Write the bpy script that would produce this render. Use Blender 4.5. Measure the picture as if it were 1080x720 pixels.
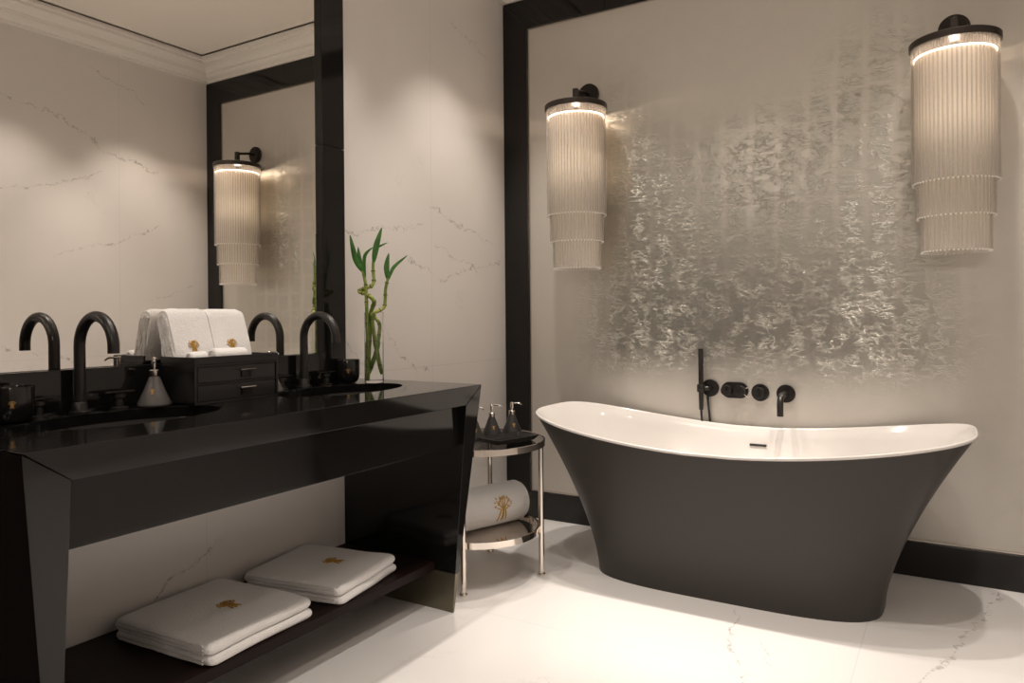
import bpy, bmesh, math, random
from mathutils import Vector, Matrix, noise
PI = math.pi
S = bpy.context.scene
for o in list(bpy.data.objects): bpy.data.objects.remove(o)

# ------------------------------------------------------------------ room size
RW, RY, ZC = 2.592, 3.40, 2.755        # width, back wall, underside of the cornice
FY = -1.7                              # wall behind the camera
MX = 0.039                             # mirror plane
# ------------------------------------------------------------------ camera
cam_d = bpy.data.cameras.new('camera'); cam = bpy.data.objects.new('camera', cam_d)
S.collection.objects.link(cam); S.camera = cam
yaw, roll = 0.5437, -0.0086
fw = Vector((-math.sin(yaw), math.cos(yaw), 0)); r0 = Vector((math.cos(yaw), math.sin(yaw), 0)); u0 = Vector((0, 0, 1))
rr = r0*math.cos(roll) + u0*math.sin(roll); uu = -r0*math.sin(roll) + u0*math.cos(roll)
m = Matrix((rr, uu, -fw)).transposed().to_4x4(); m.translation = Vector((2.085, 0, 1.067))
cam.matrix_world = m
cam_d.sensor_width = 36; cam_d.lens = 772.1/1080*36; cam_d.shift_y = -26.3/1080; cam_d.clip_start = .02
# ------------------------------------------------------------------ world, light, exposure
S.view_settings.view_transform = 'Standard'; S.view_settings.look = 'None'
S.view_settings.exposure = 0.70; S.view_settings.gamma = 1; S.view_settings.use_curve_mapping = False
w = bpy.data.worlds.new('world'); S.world = w; w.use_nodes = True
w.node_tree.nodes['Background'].inputs[0].default_value = (1, .93, .85, 1)
w.node_tree.nodes['Background'].inputs[1].default_value = 0.0
WARM = (1.0, .90, .80)
def spot(x, y, power, size=78, blend=.60, rad=.025, col=WARM, tx=None, ty=None):
    d = bpy.data.lights.new('ceiling_spot', 'SPOT'); d.energy = power; d.color = col
    d.spot_size = math.radians(size); d.spot_blend = blend; d.shadow_soft_size = rad
    o = bpy.data.objects.new('ceiling_spot', d); S.collection.objects.link(o); o.location = (x, y, 2.85)
    t = Vector((x if tx is None else tx, y if ty is None else ty, 0)) - Vector(o.location)
    o.rotation_euler = t.to_track_quat('-Z', 'Y').to_euler()
SPOTS = [(.50, 2.80, 33), (2.10, 2.80, 33),
         (.50, 1.95, 20), (1.30, 1.75, 30), (2.10, 2.05, 27),
         (.50, 1.10, 30), (1.30, .75, 20), (2.10, 1.00, 20)]
for x, y, p in SPOTS: spot(x, y, p)
for x in (.95, 1.65): spot(x, 2.84, 60, size=44, blend=.6)     # narrow pair over the bathtub
for lx, lz, le in ((.30, 2.55, 11), (2.30, 2.25, 12)):                       # unseen fill lights added behind the camera to lift ceiling and ambient level
    d = bpy.data.lights.new('added_fill_light', 'POINT'); d.energy = le; d.color = (1, .87, .75); d.shadow_soft_size = .22
    o = bpy.data.objects.new('added_fill_light', d); S.collection.objects.link(o); o.location = (lx, FY+.30, lz)

# ------------------------------------------------------------------ materials
def newmat(name):
    mt = bpy.data.materials.new(name); mt.use_nodes = True
    nt = mt.node_tree; b = nt.nodes['Principled BSDF']; return mt, nt, b
def pm(name, col, rough=.5, metal=0, spec=.5, coat=0, sheen=0, bump=None, noisecol=None):
    mt, nt, b = newmat(name)
    b.inputs['Base Color'].default_value = (*col, 1); b.inputs['Roughness'].default_value = rough
    b.inputs['Metallic'].default_value = metal; b.inputs['Specular IOR Level'].default_value = spec
    b.inputs['Coat Weight'].default_value = coat; b.inputs['Sheen Weight'].default_value = sheen
    tc = nt.nodes.new('ShaderNodeTexCoord')
    if bump:
        n = nt.nodes.new('ShaderNodeTexNoise'); n.inputs['Scale'].default_value = bump[0]; n.inputs['Detail'].default_value = 4
        nt.links.new(tc.outputs['Object'], n.inputs['Vector'])
        bp = nt.nodes.new('ShaderNodeBump'); bp.inputs['Strength'].default_value = bump[1]; bp.inputs['Distance'].default_value = bump[2]
        nt.links.new(n.outputs['Fac'], bp.inputs['Height']); nt.links.new(bp.outputs['Normal'], b.inputs['Normal'])
    if noisecol:
        n = nt.nodes.new('ShaderNodeTexNoise'); n.inputs['Scale'].default_value = noisecol[0]; n.inputs['Detail'].default_value = 5
        nt.links.new(tc.outputs['Object'], n.inputs['Vector'])
        r = nt.nodes.new('ShaderNodeValToRGB'); r.color_ramp.elements[0].position = .35; r.color_ramp.elements[1].position = .7
        r.color_ramp.elements[0].color = (*col, 1); r.color_ramp.elements[1].color = (*noisecol[1], 1)
        nt.links.new(n.outputs['Fac'], r.inputs['Fac']); nt.links.new(r.outputs['Color'], b.inputs['Base Color'])
    return mt

class NB:
    """small helper for math node chains"""
    def __init__(s, nt): s.nt = nt
    def m(s, op, a, b=None, c=None, clamp=False):
        n = s.nt.nodes.new('ShaderNodeMath'); n.operation = op; n.use_clamp = clamp
        for i, v in enumerate((a, b, c)):
            if v is None: continue
            if isinstance(v, (int, float)): n.inputs[i].default_value = v
            else: s.nt.links.new(v, n.inputs[i])
        return n.outputs[0]
    def ss(s, v, lo, hi):        # smooth 0..1 from lo to hi
        n = s.nt.nodes.new('ShaderNodeMapRange'); n.interpolation_type = 'SMOOTHSTEP'
        s.nt.links.new(v, n.inputs['Value']); n.inputs['From Min'].default_value = lo; n.inputs['From Max'].default_value = hi
        return n.outputs['Result']
def coords(nt):
    g = nt.nodes.new('ShaderNodeNewGeometry'); sp = nt.nodes.new('ShaderNodeSeparateXYZ')
    nt.links.new(g.outputs['Position'], sp.inputs[0]); return g.outputs['Position'], sp.outputs

def marble(name, axes, segs, joints, base=(.81, .772, .742), rough=.28, vein=(.20, .185, .17), spec=.4, cloud=.05, width=1.0, strength=.75):
    """calacatta slab: segs are vein strokes (a0,b0,a1,b1) in the plane of the slab"""
    mt, nt, b = newmat(name); N = NB(nt); pos, sp = coords(nt)
    a, c = sp[axes[0]], sp[axes[1]]
    def nz(scale, detail=4, rough_=.6):
        n = nt.nodes.new('ShaderNodeTexNoise'); n.inputs['Scale'].default_value = scale; n.inputs['Detail'].default_value = detail
        n.inputs['Roughness'].default_value = rough_; nt.links.new(pos, n.inputs['Vector']); s2 = nt.nodes.new('ShaderNodeSeparateColor')
        nt.links.new(n.outputs['Color'], s2.inputs[0]); return s2.outputs
    d = nz(9, 7, .72); big = nz(2.2, 4); fine = nz(26, 4)
    a2 = N.m('ADD', a, N.m('MULTIPLY', N.m('SUBTRACT', d[0], .5), .16)); c2 = N.m('ADD', c, N.m('MULTIPLY', N.m('SUBTRACT', d[1], .5), .16))
    tot = None
    for (a0, b0, a1, b1, wd) in segs:
        L = math.hypot(a1-a0, b1-b0); ux, uy = (a1-a0)/L, (b1-b0)/L
        pa = N.m('SUBTRACT', a2, a0); pb = N.m('SUBTRACT', c2, b0)
        t = N.m('ADD', N.m('MULTIPLY', pa, ux), N.m('MULTIPLY', pb, uy))
        q = N.m('ABSOLUTE', N.m('SUBTRACT', N.m('MULTIPLY', pa, uy), N.m('MULTIPLY', pb, ux)))
        ww = N.m('MULTIPLY', N.ss(fine[2], .42, .68), .010*wd*width)
        ww = N.m('ADD', ww, .0012*width)
        k = N.m('SUBTRACT', 1, N.m('DIVIDE', q, ww), clamp=True)
        k = N.m('MULTIPLY', k, N.m('MULTIPLY', N.ss(t, -.05, .03), N.m('SUBTRACT', 1, N.ss(t, L-.03, L+.06))))
        tot = k if tot is None else N.m('MAXIMUM', tot, k)
    # faint background veining
    q = N.m('ABSOLUTE', N.m('SUBTRACT', nz(1.5, 9, .62)[0], .5))
    bg = N.m('MULTIPLY', N.m('SUBTRACT', 1, N.m('DIVIDE', q, .006), clamp=True), N.m('MULTIPLY', N.ss(big[1], .56, .7), .22))
    tot = N.m('MAXIMUM', N.m('MULTIPLY', tot, N.m('ADD', .35, N.m('MULTIPLY', N.ss(fine[0], .35, .6), .65))), bg) if tot is not None else bg
    tot = N.m('MULTIPLY', tot, strength)
    for (ax, val) in joints:
        q = N.m('ABSOLUTE', N.m('SUBTRACT', sp[ax], val)); k = N.m('MULTIPLY', N.m('SUBTRACT', 1, N.m('DIVIDE', q, .0022), clamp=True), .22)
        tot = N.m('MAXIMUM', tot, k)
    cl = N.m('MULTIPLY', N.m('SUBTRACT', big[0], .5), cloud*2)
    mx = nt.nodes.new('ShaderNodeMix'); mx.data_type = 'RGBA'
    nt.links.new(tot, mx.inputs['Factor']); mx.inputs['A'].default_value = (*base, 1); mx.inputs['B'].default_value = (*vein, 1)
    hs = nt.nodes.new('ShaderNodeHueSaturation'); nt.links.new(N.m('ADD', 1, cl), hs.inputs['Value']); nt.links.new(mx.outputs['Result'], hs.inputs['Color'])
    nt.links.new(hs.outputs[0], b.inputs['Base Color']); b.inputs['Roughness'].default_value = rough
    b.inputs['Specular IOR Level'].default_value = spec
    return mt

M_wall_left = marble('marble_left', (1, 2), [
    (2.73, 1.60, 2.87, 1.54, .6), (2.87, 1.54, 3.24, 1.45, .9), (2.17, 1.41, 2.64, 1.49, .5), (2.78, 1.24, 3.18, 1.33, .7), (3.18, 1.33, 3.36, 1.37, .8),
    (2.55, 1.34, 2.71, 1.28, .5), (2.35, 1.08, 2.50, .90, .4), (2.48, .91, 2.58, .84, 1.3), (2.58, .84, 2.70, .82, .8), (2.18, .96, 2.27, .87, .6),
    (1.20, .14, 1.43, .27, .9), (1.43, .27, 1.56, .32, .6), (2.75, 1.42, 3.1, 1.30, .4), (2.9, 2.5, 3.2, 2.42, .3)],
    [(1, 2.73), (2, .84), (1, 1.52)], rough=.3)
M_wall_right = marble('marble_right', (1, 2), [
    (2.17, 2.33, 2.39, 2.29, .8), (2.39, 2.29, 2.58, 2.18, 1.3), (1.9, 2.42, 2.10, 2.35, 1.6), (2.57, 2.64, 2.92, 2.51, .5), (2.16, 1.85, 2.36, 1.89, 1.2),
    (2.36, 1.89, 2.60, 1.99, .7), (2.66, 2.14, 2.97, 2.06, 1.2), (2.34, 1.47, 2.64, 1.54, .5), (2.64, 1.54, 3.0, 1.70, .9), (1.9, 1.79, 2.11, 1.83, 1.3),
    (1.9, 1.0, 2.09, .90, .9), (2.24, .88, 2.44, .83, 1.3), (3.0, 1.2, 3.3, 1.32, .6)],
    [(1, 2.73), (2, .84)], rough=.3)
M_wall_front = pm('dark_panelling', (.13, .115, .10), .45)
M_floor = marble('marble_floor', (0, 1), [
    (1.40, 2.66, 1.44, 2.42, .8), (1.44, 2.42, 1.51, 2.28, 1.1), (1.51, 2.28, 1.57, 2.10, 1.0), (2.23, 3.37, 2.15, 2.99, .7), (2.15, 2.99, 2.03, 2.51, 1.3),
    (2.03, 2.51, 1.9, 2.2, 1.0), (1.54, 2.46, 1.60, 2.30, .4), (.3, 2.95, .55, 3.15, .5)],
    [(1, 2.21), (0, .62), (0, 1.82)], base=(.86, .838, .825), rough=.16, spec=.5, cloud=.02)

# silver leaf on the back wall: square leaves, crinkled inside, smoother along the laps
def silver_leaf():
    mt, nt, b = newmat('silver_leaf'); N = NB(nt); pos, sp = coords(nt)
    mp = nt.nodes.new('ShaderNodeMapping'); mp.inputs['Scale'].default_value = (.62, 1, 1.25); nt.links.new(pos, mp.inputs['Vector'])
    def nz(scale, detail=5, rough_=.6, dist=0, wide=False):
        n = nt.nodes.new('ShaderNodeTexNoise'); n.inputs['Scale'].default_value = scale; n.inputs['Detail'].default_value = detail
        n.inputs['Roughness'].default_value = rough_; n.inputs['Distortion'].default_value = dist
        nt.links.new(mp.outputs[0] if wide else pos, n.inputs['Vector']); return n.outputs['Fac']
    wob = N.m('MULTIPLY', N.m('SUBTRACT', nz(6, 4), .5), .07); wob2 = N.m('MULTIPLY', N.m('SUBTRACT', nz(5.3, 4), .5), .07)
    C = .118
    fx = N.m('ABSOLUTE', N.m('SUBTRACT', N.m('FRACT', N.m('DIVIDE', N.m('ADD', sp[0], wob), C)), .5))
    fz = N.m('ABSOLUTE', N.m('SUBTRACT', N.m('FRACT', N.m('DIVIDE', N.m('ADD', sp[2], wob2), C*.95)), .5))
    lap = N.m('MAXIMUM', N.ss(fx, .30, .46), N.m('MULTIPLY', N.ss(fz, .36, .48), .7))
    cell = N.m('SUBTRACT', 1, N.m('MULTIPLY', lap, .62))
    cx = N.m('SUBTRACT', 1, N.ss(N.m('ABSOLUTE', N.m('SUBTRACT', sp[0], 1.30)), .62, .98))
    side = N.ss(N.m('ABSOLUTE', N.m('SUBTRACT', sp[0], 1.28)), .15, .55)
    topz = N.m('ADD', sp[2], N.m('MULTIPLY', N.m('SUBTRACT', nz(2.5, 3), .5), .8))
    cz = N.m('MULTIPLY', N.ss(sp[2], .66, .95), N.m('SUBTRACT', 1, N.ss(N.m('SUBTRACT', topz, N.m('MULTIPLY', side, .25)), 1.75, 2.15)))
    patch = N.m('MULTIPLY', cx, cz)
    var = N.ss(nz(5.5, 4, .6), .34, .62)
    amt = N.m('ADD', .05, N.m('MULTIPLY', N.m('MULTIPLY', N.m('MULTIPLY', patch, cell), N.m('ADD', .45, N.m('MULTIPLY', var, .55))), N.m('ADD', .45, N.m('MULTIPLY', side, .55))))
    ri = N.m('ABSOLUTE', N.m('SUBTRACT', nz(36, 5, .62, .5, True), .5)); ri = N.m('SUBTRACT', 1, N.m('MULTIPLY', ri, 18), clamp=True)
    h = N.m('ADD', N.m('MULTIPLY', N.m('MULTIPLY', ri, .6), N.ss(nz(15, 3), .38, .58)), N.m('MULTIPLY', nz(85, 4, .65, 0, True), .55))
    h = N.m('MULTIPLY', h, amt)
    bp = nt.nodes.new('ShaderNodeBump'); bp.inputs['Strength'].default_value = .9; bp.inputs['Distance'].default_value = .0028
    nt.links.new(h, bp.inputs['Height']); nt.links.new(bp.outputs['Normal'], b.inputs['Normal'])
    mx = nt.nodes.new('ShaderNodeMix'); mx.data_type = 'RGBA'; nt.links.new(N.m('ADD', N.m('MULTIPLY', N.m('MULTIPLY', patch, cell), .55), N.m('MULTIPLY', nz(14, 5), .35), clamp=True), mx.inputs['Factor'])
    mx.inputs['A'].default_value = (.74, .70, .65, 1); mx.inputs['B'].default_value = (.55, .55, .505, 1)  # through patch, B paints the dark room's reflection into the centre's colour
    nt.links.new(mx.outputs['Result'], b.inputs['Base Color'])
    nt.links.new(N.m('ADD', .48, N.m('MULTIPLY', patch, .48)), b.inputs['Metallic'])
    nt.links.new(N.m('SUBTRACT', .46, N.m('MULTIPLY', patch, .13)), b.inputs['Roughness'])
    return mt
M_silver = silver_leaf()
M_granite = pm('black_granite', (.006, .0055, .005), .08, spec=.42, noisecol=(260, (.009, .0085, .008)))
M_granite_satin = pm('black_granite_satin', (.012, .011, .010), .18, spec=.4)
M_wood = pm('dark_wood', (.012, .0055, .0042), .45, spec=.16, bump=(30, .2, .002))
M_bronze = pm('bronze_plate', (.20, .18, .13), .30, metal=.8)
M_tub = pm('tub_black', (.040, .035, .031), .42, spec=.4)
M_white = pm('tub_white', (.76, .73, .705), .12, spec=.5)
M_black = pm('matte_black_metal', (.014, .012, .011), .33, spec=.5)
M_blackgloss = pm('black_lacquer', (.010, .009, .009), .12, spec=.5)
M_blackbox = pm('black_box_lacquer', (.012, .011, .011), .22, spec=.5)
M_dark = pm('dark_bronze_metal', (.035, .028, .023), .35, metal=.5)
M_chrome = pm('polished_nickel', (.78, .72, .66), .07, metal=1)
M_steel = pm('brushed_metal', (.62, .58, .53), .22, metal=1)
M_gold = pm('gold_thread', (.60, .34, .05), .45, metal=.25, bump=(600, .5, .001))
M_goldprint = pm('gold_print', (.62, .38, .12), .35, metal=.6)
M_towel = pm('towel_terry', (.90, .885, .88), .95, sheen=.3, bump=(200, .8, .004))
M_towel_edge = pm('towel_edge', (.78, .76, .75), .95, sheen=.3, bump=(160, .9, .006))
M_bottle = pm('frosted_black_glass', (.022, .020, .019), .38)
M_bottle_grey = pm('frosted_grey_glass', (.095, .088, .084), .42)
M_plaster = pm('plaster', (.90, .86, .80), .6)
M_ceiling = pm('ceiling_paint', (.90, .85, .78), .7)
M_slot = pm('slot', (.02, .02, .02), .4)
M_stalk = pm('bamboo_stalk', (.13, .22, .03), .35, noisecol=(45, (.30, .36, .06)))
M_curl = pm('bamboo_curl', (.32, .38, .06), .35, noisecol=(45, (.42, .46, .12)))
M_node = pm('bamboo_node', (.10, .10, .025), .5)
M_leaf = pm('bamboo_leaf', (.03, .13, .015), .35, noisecol=(30, (.07, .24, .03)))
M_mirror = pm('mirror_silver', (.93, .91, .88), .0, metal=1)
M_soil = pm('dark_interior', (.01, .01, .01), .6)
M_bulb = newmat('lamp_diffuser')[0]
bb = M_bulb.node_tree.nodes['Principled BSDF']; bb.inputs['Emission Color'].default_value = (1, .80, .60, 1); bb.inputs['Emission Strength'].default_value = 4
M_diff, nt_, b_ = newmat('frosted_diffuser')
b_.inputs['Base Color'].default_value = (.86, .82, .77, 1); b_.inputs['Roughness'].default_value = .5; b_.inputs['Specular IOR Level'].default_value = .2
tl = nt_.nodes.new('ShaderNodeBsdfTranslucent'); tl.inputs[0].default_value = (.9, .85, .78, 1); tp = nt_.nodes.new('ShaderNodeBsdfTransparent')
m1 = nt_.nodes.new('ShaderNodeMixShader'); m1.inputs[0].default_value = .5; m2 = nt_.nodes.new('ShaderNodeMixShader'); m2.inputs[0].default_value = .60
nt_.links.new(b_.outputs[0], m1.inputs[1]); nt_.links.new(tl.outputs[0], m1.inputs[2]); nt_.links.new(tp.outputs[0], m2.inputs[1]); nt_.links.new(m1.outputs[0], m2.inputs[2])
nt_.links.new(m2.outputs[0], nt_.nodes['Material Output'].inputs[0])
def glass(name, col=(1, 1, 1), rough=0, ior=1.45):
    mt, nt, b = newmat(name); b.inputs['Base Color'].default_value = (*col, 1); b.inputs['Transmission Weight'].default_value = 1
    b.inputs['Roughness'].default_value = rough; b.inputs['IOR'].default_value = ior
    # light passes straight through clear glass for shadow rays
    return mt
M_glass = glass('vase_glass', ior=1.30)
M_water = glass('vase_water', (.96, .98, .95), ior=1.12)
M_tableglass = glass('smoked_glass', (.45, .44, .43), ior=1.45)
def rodmat():
    mt, nt, b = newmat('glass_rod'); out = nt.nodes['Material Output']
    tr = nt.nodes.new('ShaderNodeBsdfTransparent'); tr.inputs[0].default_value = (.97, .96, .95, 1)
    b.inputs['Base Color'].default_value = (.80, .77, .73, 1); b.inputs['Roughness'].default_value = .12; b.inputs['Specular IOR Level'].default_value = .9
    lw = nt.nodes.new('ShaderNodeLayerWeight'); lw.inputs['Blend'].default_value = .45
    N = NB(nt); f = N.m('ADD', .13, N.m('MULTIPLY', lw.outputs['Facing'], .40))
    mix = nt.nodes.new('ShaderNodeMixShader'); nt.links.new(f, mix.inputs[0]); nt.links.new(tr.outputs[0], mix.inputs[1]); nt.links.new(b.outputs[0], mix.inputs[2])
    nt.links.new(mix.outputs[0], out.inputs[0]); return mt
M_rod = rodmat()
M_rodtip = pm('glass_bead', (.95, .93, .9), .15, spec=1)

# ------------------------------------------------------------------ helpers
COL = S.collection
def link(o, parent=None):
    COL.objects.link(o)
    if parent is not None: o.parent = parent
    return o
def obj(name, bm, mat, parent=None, smooth=False, bevel=0, loc=None, ang=35):
    bmesh.ops.recalc_face_normals(bm, faces=bm.faces)
    me = bpy.data.meshes.new(name); bm.to_mesh(me); bm.free()
    for mm in (mat if isinstance(mat, (list, tuple)) else [mat]): me.materials.append(mm)
    if smooth:
        me.polygons.foreach_set('use_smooth', [True]*len(me.polygons))
        try: me.set_sharp_from_angle(angle=math.radians(ang))
        except Exception: pass
    o = bpy.data.objects.new(name, me); link(o, parent)
    if loc: o.location = loc
    if bevel:
        b = o.modifiers.new('bevel', 'BEVEL'); b.width = bevel; b.segments = 2; b.limit_method = 'ANGLE'; b.angle_limit = math.radians(40)
        b.harden_normals = False
    return o
def tag(o, label, cat, group=None, kind=None):
    if label: o['label'] = label
    if cat: o['category'] = cat
    if group: o['group'] = group
    if kind: o['kind'] = kind
    return o
def thing(name, label, cat, loc=(0, 0, 0), rz=0, group=None):
    o = bpy.data.objects.new(name, None); o.empty_display_size = .05; COL.objects.link(o)
    o.location = loc; o.rotation_euler = (0, 0, rz); return tag(o, label, cat, group)
def structure(name, bm, mat, label=None, **k):
    o = obj(name, bm, mat, **k); o['kind'] = 'structure'
    if label: o['label'] = label
    return o
def box(bm, x0, x1, y0, y1, z0, z1):
    v = [bm.verts.new(p) for p in ((x0,y0,z0),(x1,y0,z0),(x1,y1,z0),(x0,y1,z0),(x0,y0,z1),(x1,y0,z1),(x1,y1,z1),(x0,y1,z1))]
    for f in ((3,2,1,0),(4,5,6,7),(0,1,5,4),(1,2,6,5),(2,3,7,6),(3,0,4,7)): bm.faces.new([v[i] for i in f])
    return v
def hexa(bm, pts):
    v = [bm.verts.new(p) for p in pts]
    for f in ((3,2,1,0),(4,5,6,7),(0,1,5,4),(1,2,6,5),(2,3,7,6),(3,0,4,7)): bm.faces.new([v[i] for i in f])
def B(*a):
    bm = bmesh.new(); box(bm, *a); return bm
def lathe(bm, prof, n=48, c=(0, 0, 0), cap=True):
    rings = []
    for r, z in prof:
        if r < 1e-6: rings.append([bm.verts.new((c[0], c[1], c[2]+z))])
        else: rings.append([bm.verts.new((c[0]+r*math.cos(2*PI*i/n), c[1]+r*math.sin(2*PI*i/n), c[2]+z)) for i in range(n)])
    for a, b in zip(rings, rings[1:]):
        for i in range(n):
            j = (i+1) % n
            if len(a) == 1 and len(b) == 1: continue
            if len(a) == 1: bm.faces.new((a[0], b[i], b[j]))
            elif len(b) == 1: bm.faces.new((a[i], a[j], b[0]))
            else: bm.faces.new((a[i], a[j], b[j], b[i]))
    if cap:
        for R in (rings[0], rings[-1]):
            if len(R) > 1: bm.faces.new(R)
def tube(bm, pts, rad, n=12, cap=True):
    pts = [Vector(p) for p in pts]; rads = rad if isinstance(rad, (list, tuple)) else [rad]*len(pts)
    rings = []; prev = None
    for i, p in enumerate(pts):
        t = (pts[min(i+1, len(pts)-1)] - pts[max(i-1, 0)]).normalized()
        if prev is None:
            a = Vector((0, 0, 1)) if abs(t.z) < .9 else Vector((1, 0, 0)); nrm = (a - t*a.dot(t)).normalized()
        else: nrm = (prev - t*prev.dot(t)).normalized()
        prev = nrm; bi = t.cross(nrm)
        rings.append([bm.verts.new(p + (nrm*math.cos(2*PI*k/n) + bi*math.sin(2*PI*k/n))*rads[i]) for k in range(n)])
    for a, b in zip(rings, rings[1:]):
        for k in range(n):
            j = (k+1) % n; bm.faces.new((a[k], a[j], b[j], b[k]))
    if cap: bm.faces.new(rings[0][::-1]); bm.faces.new(rings[-1])
def catmull(P, n=6):
    P = [Vector(p) for p in P]; out = []
    for i in range(len(P)-1):
        p0, p1, p2, p3 = P[max(i-1, 0)], P[i], P[i+1], P[min(i+2, len(P)-1)]
        for k in range(n):
            t = k/n; out.append(.5*((2*p1)+(-p0+p2)*t+(2*p0-5*p1+4*p2-p3)*t*t+(-p0+3*p1-3*p2+p3)*t**3))
    out.append(P[-1]); return out
def prism(bm, poly, axis, a0, a1):
    """extrude a 2-D polygon: axis 1 -> poly is (x,z) along y; axis 0 -> (y,z) along x; axis 2 -> (x,y) along z"""
    def mk(u, v, t): return {0: (t, u, v), 1: (u, t, v), 2: (u, v, t)}[axis]
    A = [bm.verts.new(mk(u, v, a0)) for u, v in poly]; Bv = [bm.verts.new(mk(u, v, a1)) for u, v in poly]
    bm.faces.new(A); bm.faces.new(Bv[::-1]); n = len(poly)
    for i in range(n): j = (i+1) % n; bm.faces.new((A[i], Bv[i], Bv[j], A[j]))
def emblem(bm, fmap, size=1.0, th=.0012, dense=True):
    """embroidered wheat-sheaf / tree: three stems and a crown of short leaf strokes; fmap(u, v, h) -> 3-D"""
    rnd = random.Random(5)
    def stroke(x0, y0, x1, y1, w0, w1):
        L = math.hypot(x1-x0, y1-y0) or 1; nx, ny = -(y1-y0)/L, (x1-x0)/L; seg = 3; prev = None
        for i in range(seg+1):
            t = i/seg; x, y = x0+(x1-x0)*t, y0+(y1-y0)*t; wd = (w0+(w1-w0)*t)*(.5 if i in (0, seg) else 1)
            q = [bm.verts.new(fmap((x+nx*wd*s)*size, (y+ny*wd*s)*size, h)) for h in (-.001, th) for s in (-1, 1)]
            if prev:
                a, b, c, d = prev; e, f, g, h2 = q
                for fc in ((c, d, h2, g), (a, c, g, e), (d, b, f, h2)): bm.faces.new(fc)
            else: bm.faces.new((q[0], q[1], q[3], q[2]))
            prev = q
        bm.faces.new((prev[0], prev[2], prev[3], prev[1]))
    for x in (-.15, -.02, .13):
        stroke(x*1.45, -.5, x*.70, -.02, .026, .030)
    stroke(.04, -.46, .02, .0, .022, .026); stroke(0, -.05, 0, .40, .024, .016)
    for s in (-1, 1):
        stroke(0, -.06, s*.22, .20, .022, .014); stroke(s*.03, .0, s*.13, .40, .019,.013); stroke(s*.05, -.06, s*.34, .06, .020, .014)
        stroke(s*.06, .02, s*.30, .30, .019,.013)
    for i in range(26):
        a = PI*(.0+1.0*((i*7) % 26)/25); r = .20+.20*((i*5) % 7)/6
        x, y = math.cos(a)*r*.90, .07+math.sin(a)*r; k = rnd.uniform(-.6, .6)
        stroke(x, y, x+.085*math.cos(a+k), y+.085*math.sin(a+k), .022, .014)

# ------------------------------------------------------------------ the room shell
CZ = 2.875
structure('floor', B(-.12, RW+.12, FY-.12, RY+.12, -.08, 0), M_floor, 'pale marble floor with thin grey veins')
structure('wall_left', B(-.12, 0, FY, RY, 0, 3.0), M_wall_left, 'cream marble wall behind the vanity with fine grey veins')
structure('added_dark_panel', B(0, .02, FY, .66, 0, 2.754), M_wood, 'unseen dark panel added beside the vanity')  # out of view, added so the vanity's near end reflects something dark
structure('wall_right', B(RW, RW+.12, FY, RY, 0, 3.0), M_wall_right, 'cream marble wall seen in the mirror')
structure('wall_back', B(-.12, RW+.12, RY, RY+.12, 0, 3.0), M_silver, 'wall covered in crinkled silver leaf behind the bathtub')
structure('wall_front', B(-.12, RW+.12, FY-.12, FY, 0, 3.0), M_wall_front)
# ceiling: flat field inside a shadow groove, then the cornice
bm = bmesh.new(); P_ = .19; G = .014
box(bm, P_+G, RW-P_-G, FY+P_+G, RY-P_-G, CZ, CZ+.03); box(bm, -.12, RW+.12, FY-.12, RY+.12, CZ+.05, CZ+.12)
structure('ceiling', bm, M_ceiling, 'plain cream ceiling field')
prof = [(0, 2.755), (.030, 2.755), (.030, 2.768), (.042, 2.772), (.060, 2.780), (.072, 2.792), (.074, 2.800), (.088, 2.800), (.090, 2.812), (.112, 2.826), (.140, 2.834), (.158, 2.836), (.158, 2.850), (.190, 2.850), (.190, 2.872), (0, 2.94)]
bm = bmesh.new()
corn = [((0, FY), (1, 1)), ((RW, FY), (-1, 1)), ((RW, RY), (-1, -1)), ((0, RY), (1, -1))]
rings = [[bm.verts.new((x+sx*d, y+sy*d, z)) for d, z in prof] for (x, y), (sx, sy) in corn]
for i in range(4):
    a, b = rings[i], rings[(i+1) % 4]
    for k in range(len(prof)-1): bm.faces.new((a[k], a[k+1], b[k+1], b[k]))
structure('trim_1', bm, M_plaster, 'stepped plaster cornice round the ceiling')
# polished black stone frame of the silver wall: mitred uprights, head and plinth
fwid, dep = .145, .022
def mitre(bm, pts, y0, y1):       # pts: quad in x,z
    A = [bm.verts.new((x, y0, z)) for x, z in pts]; Bv = [bm.verts.new((x, y1, z)) for x, z in pts]
    bm.faces.new(A); bm.faces.new(Bv[::-1])
    for i in range(4): j = (i+1) % 4; bm.faces.new((A[i], Bv[i], Bv[j], A[j]))
g = .0012
zt_, zi_ = 2.755, 2.600
bm = bmesh.new(); mitre(bm, [(g, .14), (fwid, .14), (fwid, zi_-g), (g, zt_-g*2)], RY-dep, RY)
structure('trim_2', bm, M_granite, 'polished black stone upright between the marble and silver walls', bevel=.0012)
bm = bmesh.new(); mitre(bm, [(RW-fwid, .14), (RW-g, .14), (RW-g, zt_-g*2), (RW-fwid, zi_-g)], RY-dep, RY)
structure('trim_3', bm, M_granite, 'black stone upright at the far corner seen in the mirror', bevel=.0012)
bm = bmesh.new()
xs = [0, .60, 1.30, 1.95, RW]
for i in range(4):
    a0 = fwid if i == 0 else xs[i]+g; a1 = RW-fwid if i == 3 else xs[i+1]-g
    b0 = 0+g*2 if i == 0 else xs[i]+g; b1 = RW-g*2 if i == 3 else xs[i+1]-g
    mitre(bm, [(a0, zi_), (a1, zi_), (b1, zt_-g), (b0, zt_-g)], RY-dep, RY)
structure('trim_4', bm, M_granite, 'polished black stone head above the silver wall', bevel=.0012)
structure('baseboard_back', B(g, RW-g, RY-dep, RY, 0, .139), M_granite_satin, 'black stone skirting under the silver wall', bevel=.0015)
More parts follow.
